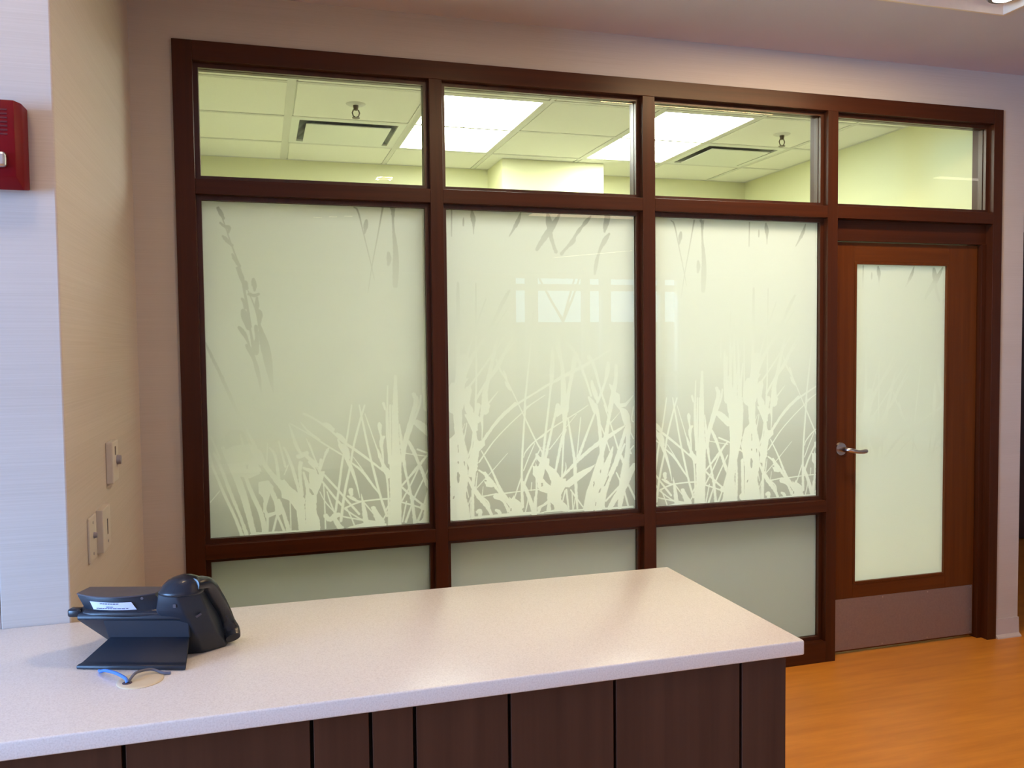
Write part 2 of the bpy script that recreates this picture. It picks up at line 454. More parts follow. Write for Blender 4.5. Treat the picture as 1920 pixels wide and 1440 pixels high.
S 1603 1580 9 1617 1562 18 1647 1524 15 1665 1478 15 1694 1408 9 1716 1338 10
S 1639 1510 26 1624 1427 15 1604 1341 18 1593 1275 29
S 1815 1546 5 1732 1498 10 1642 1455 18 1557 1415 15 1466 1369 6
S 1706 1513 19 1732 1477 15 1761 1361 10 1795 1269 9
S 1800 1483 15 1796 1445 25 1784 1396 8 1772 1365 15 1746 1306 10
S 1720 1404 11 1724 1376 20 1738 1341 23 1746 1313 11
S 1705 1331 11 1719 1310 22 1738 1271 30
S 1838 1472 15 1837 1405 19 1825 1353 23 1806 1269 23
P 1801 1392 1822 1381 1822 1360 1856 1341 1856 1299 1883 1302 1921 1336 1923 1332 1886 1284 1844 1281 1821 1310 1814 1353
S 1701 1296 3 1663 1273 5
S 964 1511 17 959 1410 23 970 1308 34
S 987 1723 6 985 1511 11 987 1359 19 993 1226 29
S 1004 1662 7 1007 1510 11 1012 1358 20 1010 1225 29
S 1026 1586 7 1030 1480 12 1033 1357 17 1031 1225 25
S 1059 1642 5 1060 1357 8
S 998 1561 6 980 1409 15 994 1282 34
S 1021 1434 8 1000 1333 25 1016 1266 52
S 1052 1479 6 1037 1342 15 1042 1255 29
S 976 1420 8 994 1318 21 1005 1256 52
S 1039 1540 5 1019 1409 9 1005 1297 29
S 956 1541 9 953 1451 14 967 1359 17 982 1257 23
S 1010 1287 58 1013 1225 75 1019 1143 69 1005 1052 46 988 950 40 970 828 58
S 1073 1611 5 1102 1687 5
S 1004 1571 6 1045 1677 5
S 936 1663 5 935 1511 7
S 913 1365 17 927 1340 23 902 1270 19 879 1190 19 859 1140 17
S 902 1257 17 936 1238 34 976 1201 34
S 1080 1407 12 1097 1366 87 1091 1315 76
S 1080 1161 35 1074 1100 64 1080 997 35 1110 892 65 1116 814 70
S 1106 1289 29 1109 1201 23 1127 1098 35
S 1045 1316 14 1048 1224 17 1034 1122 23
S 1016 1123 12 999 1021 10 970 925 11
S 1040 1112 8 1051 1070 7
S 1005 1088 12 1022 974 13 1017 830 14
S 1051 1019 17 1054 828 17
S 925 1132 8 993 1104 7 1051 1060 7
S 885 1169 11 936 1060 14 965 977 17
S 982 909 58 988 827 63
S 1132 1509 47 1120 1432 35 1109 1330 35
S 1051 844 35 1110 824 35
S 1150 1380 29 1138 1293 23 1185 1250 35
S 997 1098 5 1035 1066 5
S 1127 1182 8 1123 1100 8 1153 1046 10
S 1170 1195 9 1153 1076 8
S 1174 1120 26 1166 1045 34 1153 1012 21"""
MX0, MZ0, MX1, MZ1, RES = 0.0, 0.78, 1.98, 2.18, 0.00125
def raster():
    W = int(round((MX1 - MX0) / RES)); H = int(round((MZ1 - MZ0) / RES))
    img = np.zeros((H, W), np.float32)
    X = (np.arange(W) + 0.5) * RES + MX0; Z = (np.arange(H) + 0.5) * RES + MZ0
    rough = np.random.RandomState(3).rand(H // 6 + 2, W // 6 + 2).astype(np.float32)
    rough = np.kron(rough, np.ones((6, 6), np.float32))[:H, :W]
    rough = (rough - 0.5) * 0.0022
    def box(x0, x1, z0, z1):
        i0 = max(0, int((x0 - MX0) / RES) - 2); i1 = min(W, int((x1 - MX0) / RES) + 3)
        j0 = max(0, int((z0 - MZ0) / RES) - 2); j1 = min(H, int((z1 - MZ0) / RES) + 3)
        return i0, i1, j0, j1
    holes = []
    for ln in MURAL.strip().splitlines():
        k, *n = ln.split(); n = [int(v) / 1000 for v in n]
        if k == 'S':
            pts = [n[i:i + 3] for i in range(0, len(n), 3)]
            # smooth the polyline
            for _ in range(2):
                q = [pts[0]]
                for a, b in zip(pts, pts[1:]):
                    q.append([a[c] * .75 + b[c] * .25 for c in range(3)]); q.append([a[c] * .25 + b[c] * .75 for c in range(3)])
                q.append(pts[-1]); pts = q
            for a, b in zip(pts, pts[1:]):
                wmx = max(a[2], b[2]) / 2 + .003
                i0, i1, j0, j1 = box(min(a[0], b[0]) - wmx, max(a[0], b[0]) + wmx, min(a[1], b[1]) - wmx, max(a[1], b[1]) + wmx)
                if i1 <= i0 or j1 <= j0: continue
                gx, gz = np.meshgrid(X[i0:i1], Z[j0:j1])
                dx, dz = b[0] - a[0], b[1] - a[1]; L = dx * dx + dz * dz + 1e-12
                t = np.clip(((gx - a[0]) * dx + (gz - a[1]) * dz) / L, 0, 1)
                d = np.hypot(gx - a[0] - t * dx, gz - a[1] - t * dz) - (a[2] + t * (b[2] - a[2])) / 2
                d = d + rough[j0:j1, i0:i1] * (1 if max(a[2], b[2]) > .012 else .3)
                v = np.clip(0.5 - d / (RES * 2), 0, 1)
                img[j0:j1, i0:i1] = np.maximum(img[j0:j1, i0:i1], v)
        else:
            P = [(n[i], n[i + 1]) for i in range(0, len(n), 2)]
            xs = [p[0] for p in P]; zs = [p[1] for p in P]
            i0, i1, j0, j1 = box(min(xs), max(xs), min(zs), max(zs))
            if i1 <= i0 or j1 <= j0: continue
            gx, gz = np.meshgrid(X[i0:i1], Z[j0:j1])
            gx = gx + rough[j0:j1, i0:i1]; ins = np.zeros(gx.shape, bool)
            for (ax, az), (bx, bz) in zip(P, P[1:] + P[:1]):
                if az == bz: continue
                c = ((az > gz) != (bz > gz)) & (gx < (bx - ax) * (gz - az) / (bz - az) + ax); ins ^= c
            if k == 'P': img[j0:j1, i0:i1] = np.maximum(img[j0:j1, i0:i1], ins)
            else: holes.append((i0, i1, j0, j1, ins))
    for i0, i1, j0, j1, ins in holes: img[j0:j1, i0:i1][ins] = 0
    return img
MASK = raster()
def make_image():
    H, W = MASK.shape
    im = bpy.data.images.new('grass_mask', W, H, alpha=False, float_buffer=False)
    im.colorspace_settings.name = 'Non-Color'
    a = np.ones((H, W, 4), np.float32); a[..., 0] = a[..., 1] = a[..., 2] = MASK
    im.pixels.foreach_set(a.ravel()); im.update(); im.pack()
    return im
IMG = make_image()

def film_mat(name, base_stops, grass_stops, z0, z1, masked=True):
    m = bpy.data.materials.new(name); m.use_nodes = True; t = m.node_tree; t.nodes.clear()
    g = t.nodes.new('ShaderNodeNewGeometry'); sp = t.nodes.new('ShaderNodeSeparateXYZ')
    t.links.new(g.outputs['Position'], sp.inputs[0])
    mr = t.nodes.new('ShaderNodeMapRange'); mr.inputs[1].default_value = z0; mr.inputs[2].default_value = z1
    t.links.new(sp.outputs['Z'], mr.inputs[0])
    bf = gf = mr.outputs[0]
    if name == 'grass_print_film':      # at the mural's left end both tone ramps change over lower down
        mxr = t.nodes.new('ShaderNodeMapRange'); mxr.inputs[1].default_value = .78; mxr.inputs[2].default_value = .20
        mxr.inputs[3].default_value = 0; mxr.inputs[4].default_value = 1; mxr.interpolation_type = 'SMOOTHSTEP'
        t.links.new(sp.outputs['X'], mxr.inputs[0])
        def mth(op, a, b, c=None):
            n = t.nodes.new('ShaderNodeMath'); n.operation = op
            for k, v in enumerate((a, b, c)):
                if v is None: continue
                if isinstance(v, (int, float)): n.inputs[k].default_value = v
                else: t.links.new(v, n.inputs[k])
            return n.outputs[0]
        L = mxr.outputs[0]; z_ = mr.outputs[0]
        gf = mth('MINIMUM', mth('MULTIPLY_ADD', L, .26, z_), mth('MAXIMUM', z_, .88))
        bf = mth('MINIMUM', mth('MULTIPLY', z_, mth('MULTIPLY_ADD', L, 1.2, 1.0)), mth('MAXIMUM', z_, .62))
    c = ramp(t, bf, base_stops)
    if masked:
        c2 = ramp(t, gf, grass_stops)
        tx = t.nodes.new('ShaderNodeTexImage'); tx.image = IMG; tx.extension = 'EXTEND'
        uv = t.nodes.new('ShaderNodeUVMap'); t.links.new(uv.outputs[0], tx.inputs[0])
        mx = t.nodes.new('ShaderNodeMixRGB'); t.links.new(tx.outputs['Color'], mx.inputs[0])
        t.links.new(c, mx.inputs[1]); t.links.new(c2, mx.inputs[2]); c = mx.outputs[0]
    df = t.nodes.new('ShaderNodeBsdfDiffuse'); tl = t.nodes.new('ShaderNodeBsdfTranslucent')
    t.links.new(c, df.inputs[0]); t.links.new(c, tl.inputs[0])
    ms = t.nodes.new('ShaderNodeMixShader'); ms.inputs[0].default_value = 0.47
    t.links.new(df.outputs[0], ms.inputs[1]); t.links.new(tl.outputs[0], ms.inputs[2])
    o = t.nodes.new('ShaderNodeOutputMaterial'); t.links.new(ms.outputs[0], o.inputs[0]); return m
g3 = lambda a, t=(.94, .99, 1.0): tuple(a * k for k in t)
# film tone by height, print density plus a correction that evens the office backlight: dense ground / clear stems at the top, clear ground / dense stems at the foot
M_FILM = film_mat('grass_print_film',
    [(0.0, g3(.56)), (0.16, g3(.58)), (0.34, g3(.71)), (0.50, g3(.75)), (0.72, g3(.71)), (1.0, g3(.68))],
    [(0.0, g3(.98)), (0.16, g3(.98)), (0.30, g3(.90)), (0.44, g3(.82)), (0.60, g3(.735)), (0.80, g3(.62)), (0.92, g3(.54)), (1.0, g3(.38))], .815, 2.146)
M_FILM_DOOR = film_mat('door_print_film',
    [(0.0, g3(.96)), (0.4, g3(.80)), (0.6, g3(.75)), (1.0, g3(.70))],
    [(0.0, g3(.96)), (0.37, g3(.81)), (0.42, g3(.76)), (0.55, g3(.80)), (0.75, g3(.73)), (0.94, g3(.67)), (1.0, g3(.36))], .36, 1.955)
M_FILM_LOW = film_mat('plain_frosted_film', [(0.0, g3(.48, (.96, 1, 1.08))), (1.0, g3(.42, (.96, 1, 1.08)))], None, .1, .75, False)

# ------------------------------------------------------------------ mesh helpers
class MB:
    def __init__(s): s.v = []; s.f = []
    def box(s, x0, x1, y0, y1, z0, z1):
        n = len(s.v)
        s.v += [(x, y, z) for z in (z0, z1) for y in (y0, y1) for x in (x0, x1)]
        s.f += [tuple(n + i for i in q) for q in ((0, 2, 3, 1), (4, 5, 7, 6), (0, 1, 5, 4), (2, 6, 7, 3), (0, 4, 6, 2), (1, 3, 7, 5))]
        return s
    def prism(s, prof, a0, a1, fn):
        n = len(s.v); k = len(prof)
        s.v += [fn(a0, *p) for p in prof] + [fn(a1, *p) for p in prof]
        s.f += [tuple(n + i for i in range(k)), tuple(n + k + i for i in reversed(range(k)))]
        s.f += [(n + i, n + k + i, n + k + (i + 1) % k, n + (i + 1) % k) for i in range(k)]
        return s
    def rings(s, rings, cap=True):
        n = len(s.v); k = len(rings[0])
        for r in rings: s.v += [tuple(p) for p in r]
        for i in range(len(rings) - 1):
            for j in range(k):
                s.f.append((n + i * k + j, n + i * k + (j + 1) % k, n + (i + 1) * k + (j + 1) % k, n + (i + 1) * k + j))
        if cap: s.f += [tuple(n + j for j in reversed(range(k))), tuple(n + (len(rings) - 1) * k + j for j in range(k))]
        return s
    def disc(s, c, ax, r, h, seg=24, r2=None):
        ax = Vector(ax).normalized(); u = ax.orthogonal().normalized(); v = ax.cross(u); c = Vector(c)
        if r2 is None: r2 = r
        R = lambda q, rr: [q + (u * math.cos(a) + v * math.sin(a)) * rr for a in [i * 2 * math.pi / seg for i in range(seg)]]
        return s.rings([R(c, r), R(c + ax * h, r2)])
    def tube(s, pts, r, seg=10):
        P = [Vector(p) for p in pts]; rings = []
        n = None
        for i, p in enumerate(P):
            t = (P[min(i + 1, len(P) - 1)] - P[max(i - 1, 0)]).normalized()
            n = (t.orthogonal() if n is None else n - t * n.dot(t)).normalized(); b = t.cross(n)
            rr = r[i] if isinstance(r, (list, tuple)) else r
            rings.append([p + (n * math.cos(a) + b * math.sin(a)) * rr for a in [k * 2 * math.pi / seg for k in range(seg)]])
        return s.rings(rings)
    def build(s, name, mat, parent=None, bevel=0, seg=2, smooth=False):
        me = bpy.data.meshes.new(name); me.from_pydata([tuple(v) for v in s.v], [], s.f)
        me.materials.append(mat)
        bm = bmesh.new(); bm.from_mesh(me); bmesh.ops.recalc_face_normals(bm, faces=bm.faces)
        if bevel:
            bmesh.ops.bevel(bm, geom=list(bm.edges), offset=bevel, segments=seg, affect='EDGES', profile=0.5, clamp_overlap=True)
        bm.to_mesh(me); bm.free()
        if smooth:
            me.polygons.foreach_set('use_smooth', [True] * len(me.polygons))
        o = bpy.data.objects.new(name, me); COL.objects.link(o)
        if parent: o.parent = parent
        if smooth and bevel: pass
        return o

def smooth_by_angle(o, deg=35):
    me = o.data; bm = bmesh.new(); bm.from_mesh(me)
    for e in bm.edges:
        e.smooth = not (len(e.link_faces) == 2 and e.calc_face_angle(0) > math.radians(deg))
    for f in bm.faces: f.smooth = True
    bm.to_mesh(me); bm.free()
    return o

def thing(name, label, cat, loc=(0, 0, 0), rz=0, group=None):
    o = bpy.data.objects.new(name, None); COL.objects.link(o); o.location = loc; o.rotation_euler = (0, 0, rz)
    o.empty_display_size = 0.1
    o['label'] = label; o['category'] = cat
    if group: o['group'] = group
    return o
def tag(o, label, cat, group=None):
    o['label'] = label; o['category'] = cat
    if group: o['group'] = group
    return o
def struct(o): o['kind'] = 'structure'; return o
def sroot(name, loc=(0, 0, 0)):
    o = bpy.data.objects.new(name, None); COL.objects.link(o); o.location = loc; o.empty_display_size = 0.1
    o['kind'] = 'structure'; return o
def relabel(o, text): o['label'] = text; return o

# ------------------------------------------------------------------ the setting
ZC = 2.93
struct(MB().box(-6.2, 10.2, -11.9, 6.2, -0.1, 0).build('floor', M_FLOOR))

# lobby ceiling with the recess of the fixture left open
FX0, FX1, FY0, FY1 = 2.09, 3.31, -0.91, -0.61
cl = MB().box(-6.2, FX0, -11.9, 0.125, ZC, ZC + .03).box(FX1, 10.2, -11.9, 0.125, ZC, ZC + .03)
cl.box(FX0, FX1, -11.9, FY0, ZC, ZC + .03).box(FX0, FX1, FY1, 0.125, ZC, ZC + .03).box(4.12, 10.2, 0.125, 6.2, ZC, ZC + .03)
struct(cl.build('ceiling', M_CEIL))

# storefront wall: pieces around the wooden frame
X0, X9, HT = 0.0, 3.966, 2.743
wl = MB().box(-0.151, X0 + .004, 0.012, 0.13, 0, ZC).box(X0 + .004, X9 - .004, 0.012, 0.13, HT - .004, ZC)
wl.box(X9 - .004, 4.12, 0.012, 0.13, 0, ZC)
struct(wl.build('wall_back', M_WALL))
struct(MB().box(-0.30, -0.15, -1.26, 0.012, 0, ZC).build('wall_return', M_WALL, bevel=0.004))
struct(MB().box(-6.2, -0.30, -1.26, -1.10, 0, ZC).build('wall_left', M_WALL))
struct(MB().box(3.966 + .03, 4.12, 0.13, 2.6, 0, ZC).build('wall_hall', M_WALL))
# far sides of the lobby and the hall (only mirrored in the glass)
struct(MB().box(10.0, 10.2, -11.9, 6.2, 0, ZC).build('wall_right', M_WALL))
lf = MB().box(-6.2, -6.0, -11.9, -9.3, 0, ZC).box(-6.2, -6.0, -2.0, -1.26, 0, ZC).box(-6.2, -6.0, -9.3, -2.0, 0, .35).box(-6.2, -6.0, -9.3, -2.0, 2.75, ZC)
struct(lf.build('wall_left_end', M_WALL))
bw = MB().box(-6.2, 4.86, -11.9, -11.7, 0, ZC).box(8.36, 10.2, -11.9, -11.7, 0, ZC).box(4.86, 8.36, -11.9, -11.7, 0, .3).box(4.86, 8.36, -11.9, -11.7, 2.86, ZC)
struct(bw.build('wall_front', M_WALL))
# far windows of the lobby
wr = sroot('window_2')
for (a, b) in ((4.80, 4.92), (5.14, 5.36), (6.28, 6.42), (6.66, 6.86), (7.50, 7.70), (7.92, 8.02), (8.30, 8.42)):
    MB().box(a, b, -11.86, -11.72, .3, 2.86).build('mullion', M_WINFRAME, wr)
for (a, b) in ((2.62, 2.74), (.28, .36), (.95, 1.02)):
    MB().box(4.92, 8.30, -11.84, -11.74, a, b).build('rail', M_WINFRAME, wr)
MB().box(4.92, 8.30, -11.80, -11.794, .36, 2.62).build('pane', M_GLASS, wr)
MB().box(4.92, 8.30, -11.80, -11.794, 2.74, 2.86).build('pane', M_GLASS, wr)
wl2 = sroot('window_3')
for k in range(6):
    y = -9.3 + k * 1.46
    MB().box(-6.12, -6.04, y - .03, y + .03, .35, 2.75).build('mullion', M_WINFRAME, wl2)

# hall beyond the wall's end, with a dark wooden door
struct(MB().box(4.12, 10.2, 2.6, 2.75, 0, ZC).build('wall_hall_end', M_WALL))
d2 = sroot('door_2')
MB().box(4.5, 7.6, 1.70, 1.76, .01, 2.4).build('door_leaf', M_DARKDOOR, d2)
MB().box(4.44, 4.5, 1.68, 1.78, 0, 2.46).build('jamb', M_DARKDOOR, d2)
MB().box(7.6, 7.66, 1.68, 1.78, 0, 2.46).build('jamb', M_DARKDOOR, d2)

# cove base on the wall end right of the door
cv = MB()
prof = [(0.012, 0.0), (-0.012, 0.0), (-0.011, 0.006), (0.004, 0.018), (0.007, 0.10), (0.012, 0.10)]
cv.prism(prof, 3.968, 4.124, lambda a, y, z: (a, y, z))
cv.box(4.12, 4.125, 0.012, 2.6, 0, 0.10)
struct(cv.build('baseboard_right', M_BASE))

# ------------------------------------------------------------------ storefront (window_1)
sf = sroot('window_1')
DEP = 0.14
VX = [(0.0, .072), (.986, 1.040), (1.9475, 2.0065), (2.916, 2.972), (3.909, 3.966)]
zb, zm0, zm1, zt0, zt1, zh = .102, .742, .798, 2.163, 2.220, 2.669
for (a, b) in VX:
    MB().box(a, b, 0, DEP, 0, HT if (a == 0 or b > 3.9) else zh).build('jamb' if (a == 0 or b > 3.9) else 'mullion', M_FRAME_V, sf, bevel=.0015)
MB().box(.072, 3.909, 0, DEP, zh, HT).build('head', M_FRAME_H, sf, bevel=.0015)
bays = [(VX[i][1], VX[i + 1][0]) for i in range(4)]
for i, (a, b) in enumerate(bays):
    MB().box(a, b, 0, DEP, zt0, zt1).build('transom_rail', M_FRAME_H, sf, bevel=.0015)
    if i < 3:
        MB().box(a, b, 0, DEP, zm0, zm1).build('mid_rail', M_FRAME_H, sf, bevel=.0015)
        MB().box(a, b, 0, DEP, 0, zb).build('sill_rail', M_FRAME_H, sf, bevel=.0015)
GY = 0.050
def stops(a, b, z0, z1):
    s = .018
    m = MB()
    for (y0, y1) in ((.034, GY), (GY + .007, .085)):
        m.box(a, a + s, y0, y1, z0, z1).box(b - s, b, y0, y1, z0, z1)
        m.box(a + s, b - s, y0, y1, z0, z0 + s).box(a + s, b - s, y0, y1, z1 - s, z1)
    return m.build('glazing_stop', M_STOP, sf)
def film(a, b, z0, z1, y, mat, name, parent, shift=0.0, zs=0.0):
    me = bpy.data.meshes.new(name)
    me.from_pydata([(a, y, z0), (b, y, z0), (b, y, z1), (a, y, z1)], [], [(0, 1, 2, 3)])
    me.materials.append(mat); uvl = me.uv_layers.new(name='UVMap')
    for li, v in enumerate(me.loops):
        co = me.vertices[v.vertex_index].co
        uvl.data[li].uv = ((co.x - shift - MX0) / (MX1 - MX0), (co.z - zs - MZ0) / (MZ1 - MZ0))
    o = bpy.data.objects.new(name, me); COL.objects.link(o); o.parent = parent; return o
for i, (a, b) in enumerate(bays):
    stops(a, b, zt1, zh)
    relabel(MB().box(a + .006, b - .006, GY, GY + .006, zt1 + .006, zh - .006).build('pane', M_GLASS, sf), 'clear glass transom pane')
    if i < 3:
        stops(a, b, zm1, zt0); stops(a, b, zb, zm0)
        p = relabel(MB().box(a + .006, b - .006, GY, GY + .006, zm1 + .006, zt0 - .006).build('pane', M_GLASS, sf), 'frosted pane printed with meadow grasses')
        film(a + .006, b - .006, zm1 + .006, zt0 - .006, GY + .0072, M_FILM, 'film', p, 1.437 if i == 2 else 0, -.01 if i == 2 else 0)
        p = relabel(MB().box(a + .006, b - .006, GY, GY + .006, zb + .006, zm0 - .006).build('pane', M_GLASS, sf), 'plain frosted low pane')
        film(a + .006, b - .006, zb + .006, zm0 - .006, GY + .0072, M_FILM_LOW, 'film', p)
# door frame inside the last bay
MB().box(2.972, 3.909, .045, DEP, 2.062, zt0).build('door_header', M_FRAME_H, sf, bevel=.001)
MB().box(2.972, 2.984, .045, DEP, 0, 2.062).build('door_stop', M_FRAME_V, sf)
MB().box(3.880, 3.909, .040, DEP, 0, 2.062).build('door_stop', M_FRAME_V, sf, bevel=.001)

# ------------------------------------------------------------------ the door
dr = sroot('door_1', (3.875, .065, 0))
ox, oy = -3.875, -.065
def db(x0, x1, y0, y1, z0, z1): return MB().box(x0 + ox, x1 + ox, y0 + oy, y1 + oy, z0, z1)
DY0, DY1 = .065, .110
gx0, gx1, gz0, gz1 = 3.122, 3.694, .350, 1.963
db(2.988, gx0, DY0, DY1, .012, 2.058).build('stile', M_DOORWOOD, dr, bevel=.001)
db(gx1, 3.876, DY0, DY1, .012, 2.058).build('stile', M_DOORWOOD, dr, bevel=.001)
db(gx0, gx1, DY0, DY1, gz1, 2.058).build('rail', M_DOORWOOD_H, dr, bevel=.001)
db(gx0, gx1, DY0, DY1, .012, gz0).build('rail', M_DOORWOOD_H, dr, bevel=.001)
bd = MB()
for (x0, x1, z0, z1) in ((gx0, gx0 + .012, gz0, gz1), (gx1 - .012, gx1, gz0, gz1), (gx0 + .012, gx1 - .012, gz0, gz0 + .012), (gx0 + .012, gx1 - .012, gz1 - .012, gz1)):
    bd.box(x0 + ox, x1 + ox, .062 + oy, .076 + oy, z0, z1)
bd.build('glazing_bead', M_DOORWOOD, dr, bevel=.001)
pn = relabel(db(gx0 + .004, gx1 - .004, .077, .083, gz0 + .004, gz1 - .004).build('pane', M_GLASS, dr), 'frosted pane with faint grasses')
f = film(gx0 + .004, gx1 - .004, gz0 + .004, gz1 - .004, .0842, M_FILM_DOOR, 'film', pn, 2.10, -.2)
for v in f.data.vertices: v.co.x += ox; v.co.y += oy
kp = relabel(db(2.995, 3.868, .0615, .065, .020, .280).build('kick_plate', M_KICK, dr, bevel=.0006), 'brushed metal kick plate')
sc = MB()
for x in (3.005, 3.30, 3.58, 3.856):
    for z in (.030, .270): sc.disc((x + ox, .0615 + oy, z), (0, -1, 0), .004, .001, 8)
sc.disc((3.856 + ox, .0615 + oy, .15), (0, -1, 0), .004, .001, 8)
sc.build('screw', M_METAL, kp)
hd = relabel(MB().disc((3.045 + ox, .065 + oy, 1.037), (0, -1, 0), .034, .008, 32, .030).build('handle_rose', M_METAL, dr), 'satin metal rose')
smooth_by_angle(hd)
lv = MB().tube([(3.045 + ox, .057 + oy, 1.037), (3.045 + ox, .035 + oy, 1.037), (3.047 + ox, .018 + oy, 1.037), (3.058 + ox, .008 + oy, 1.036), (3.080 + ox, .004 + oy, 1.031),
        (3.105 + ox, .003 + oy, 1.026), (3.130 + ox, .004 + oy, 1.026), (3.150 + ox, .008 + oy, 1.028), (3.158 + ox, .011 + oy, 1.029)],
        [.0125, .0125, .013, .0125, .0105, .0095, .011, .011, .007], 14)
smooth_by_angle(lv.build('lever', M_METAL, hd), 50)

# ------------------------------------------------------------------ office behind the glass
struct(MB().box(-.15, 3.985, .14, 2.44, 0, .004).build('floor_office_cover', M_BOUNCE_GREY))  # unseen grey cover added over the wood floor to cut its orange bounce
OX0, OX1, OY0, OY1, OZ = -.15, 3.985, .14, 2.44, 2.83
ow = MB().box(OX0, OX1, OY1, OY1 + .1, 0, 3.0)
struct(ow.build('wall_office_back', M_OWALL))
struct(MB().box(OX1, OX1 + .01, .135, OY1, 0, 3.0).build('wall_office_right', M_OWALL))
struct(MB().box(OX0 - .1, OX0, .135, OY1, 0, 3.0).build('wall_office_left', M_OWALL))
struct(MB().box(OX0, X0 + .004, .13, .138, 0, OZ).box(X0 + .004, X9 - .004, .13, .138, HT - .004, OZ).box(X9 - .004, OX1, .13, .138, 0, OZ).build('wall_office_front', M_OWALL))
struct(MB().box(1.886, 2.621, 2.055, OY1, 0, OZ).build('wall_pilaster', M_OWALL))
oc = struct(MB().box(OX0 - .1, OX1 + .1, .13, OY1 + .1, 2.95, 2.98).build('ceiling', M_TILE))
oc.name = 'ceiling.001'
GXs = [OX0, .477, 1.138, 1.770, 2.410, 3.025, 3.640, OX1]
GYs = [OY0, .722, 1.345, 1.950, OY1]
TW = .012
tee = MB()
for x in GXs[1:-1]: tee.box(x - TW, x + TW, OY0, OY1, OZ, OZ + .006)
for y in GYs[1:-1]:
    for a, b in zip(GXs, GXs[1:]): tee.box(a + TW, b - TW, y - TW, y + TW, OZ + .0002, OZ + .006)
tee.box(OX0, OX1, OY0, OY0 + .022, OZ + .0001, OZ + .006).box(OX0, OX1, OY1 - .02, OY1, OZ + .0001, OZ + .006).box(OX1 - .02, OX1, OY0, OY1, OZ + .0003, OZ + .006)
tee.box(.477 - .03, .477 + .012, OY0, OY1, OZ + .0004, OZ + .006)
tb = tee.build('tee_grid', M_TEE, oc)
special = {(2, 1), (2, 2), (4, 1), (4, 2), (1, 2), (5, 2)}
for i, (a, b) in enumerate(zip(GXs, GXs[1:])):
    for j, (c, d) in enumerate(zip(GYs, GYs[1:])):
        if (i, j) in special: continue
        MB().box(a + .006, b - .006, c + .006, d - .006, OZ + .006, OZ + .02).box(a + .02, b - .02, c + .02, d - .02, OZ + .0015, OZ + .006).build('ceiling_tile', M_TILE, oc)

def troffer(a, b, c, d, label):
    t = thing('ceiling_light', label, 'light', ((a + b) / 2, (c + d) / 2, OZ), group='troffers in the office ceiling')
    hx, hy = (b - a) / 2 - .010, (d - c) / 2 - .010
    fr = MB()
    fr.box(-hx, -hx + .022, -hy, hy, .0, .05).box(hx - .022, hx, -hy, hy, .0, .05).box(-hx + .022, hx - .022, -hy, -hy + .022, 0, .05).box(-hx + .022, hx - .022, hy - .022, hy, 0, .05)
    fr.build('frame', M_TEE, t)
    MB().box(-hx + .022, hx - .022, -hy + .022, hy - .022, .004, .010).build('lens', M_LENS, t)
    MB().box(-hx, hx, -hy, hy, .05, .06).build('housing', M_TEE, t)
    return t
troffer(1.138, 1.770, .722, 1.950, 'long bright white ceiling panel light seen through the first and second transom panes')
troffer(2.410, 3.025, .722, 1.950, 'long bright white ceiling panel light seen through the second and third transom panes')

def diffuser(a, b, c, d, label):
    t = thing('air_diffuser', label, 'air vent', ((a + b) / 2, (c + d) / 2, OZ), group='square air diffusers in the office ceiling')
    hx, hy = (b - a) / 2 - .010, (d - c) / 2 - .010
    k = .045
    fr = MB().box(-hx, -hx + k, -hy, hy, .001, .012).box(hx - k, hx, -hy, hy, .001, .012).box(-hx + k, hx - k, -hy, -hy + k, .001, .012).box(-hx + k, hx - k, hy - k, hy, .001, .012)
    fr.build('frame', M_PLAQ, t)
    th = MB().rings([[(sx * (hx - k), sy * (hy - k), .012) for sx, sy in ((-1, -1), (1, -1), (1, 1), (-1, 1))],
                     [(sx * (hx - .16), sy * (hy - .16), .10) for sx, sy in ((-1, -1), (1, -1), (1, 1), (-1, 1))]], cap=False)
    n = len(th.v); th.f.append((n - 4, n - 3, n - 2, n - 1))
    th.build('throat', M_THROAT_SHADE, t)
    MB().box(-hx + .082, hx - .082, -hy + .082, hy - .082, -.010, -.004).build('plaque', M_PLAQ, t, bevel=.002)
    return t
diffuser(.477, 1.138, 1.345, 1.950, 'square white air diffuser seen through the first transom pane')
diffuser(3.025, 3.640, 1.345, 1.950, 'square white air diffuser seen through the third transom pane')

def sprinkler(x, y, label):
    t = thing('sprinkler', label, 'sprinkler', (x, y, OZ + .0015), group='pendent sprinklers in the office ceiling'); t.scale = (1.35, 1.35, 1.35)
    smooth_by_angle(MB().disc((0, 0, 0), (0, 0, -1), .038, .006, 24, .028).build('escutcheon', M_TEE, t))
    MB().disc((0, 0, -.006), (0, 0, -1), .011, .018, 12, .008).build('body', M_BRASS, t)
    MB().tube([(-.009, 0, -.022), (-.014, 0, -.034), (-.010, 0, -.046), (0, 0, -.052), (.010, 0, -.046), (.014, 0, -.034), (.009, 0, -.022)], .0025, 6).build('yoke', M_BRASS, t)
    MB().disc((0, 0, -.052), (0, 0, -1), .015, .002, 16).build('deflector', M_BRASS, t)
sprinkler(.80, 1.02, 'small brass sprinkler head seen through the first transom pane')
sprinkler(3.36, 1.03, 'small brass sprinkler head seen through the third transom pane')

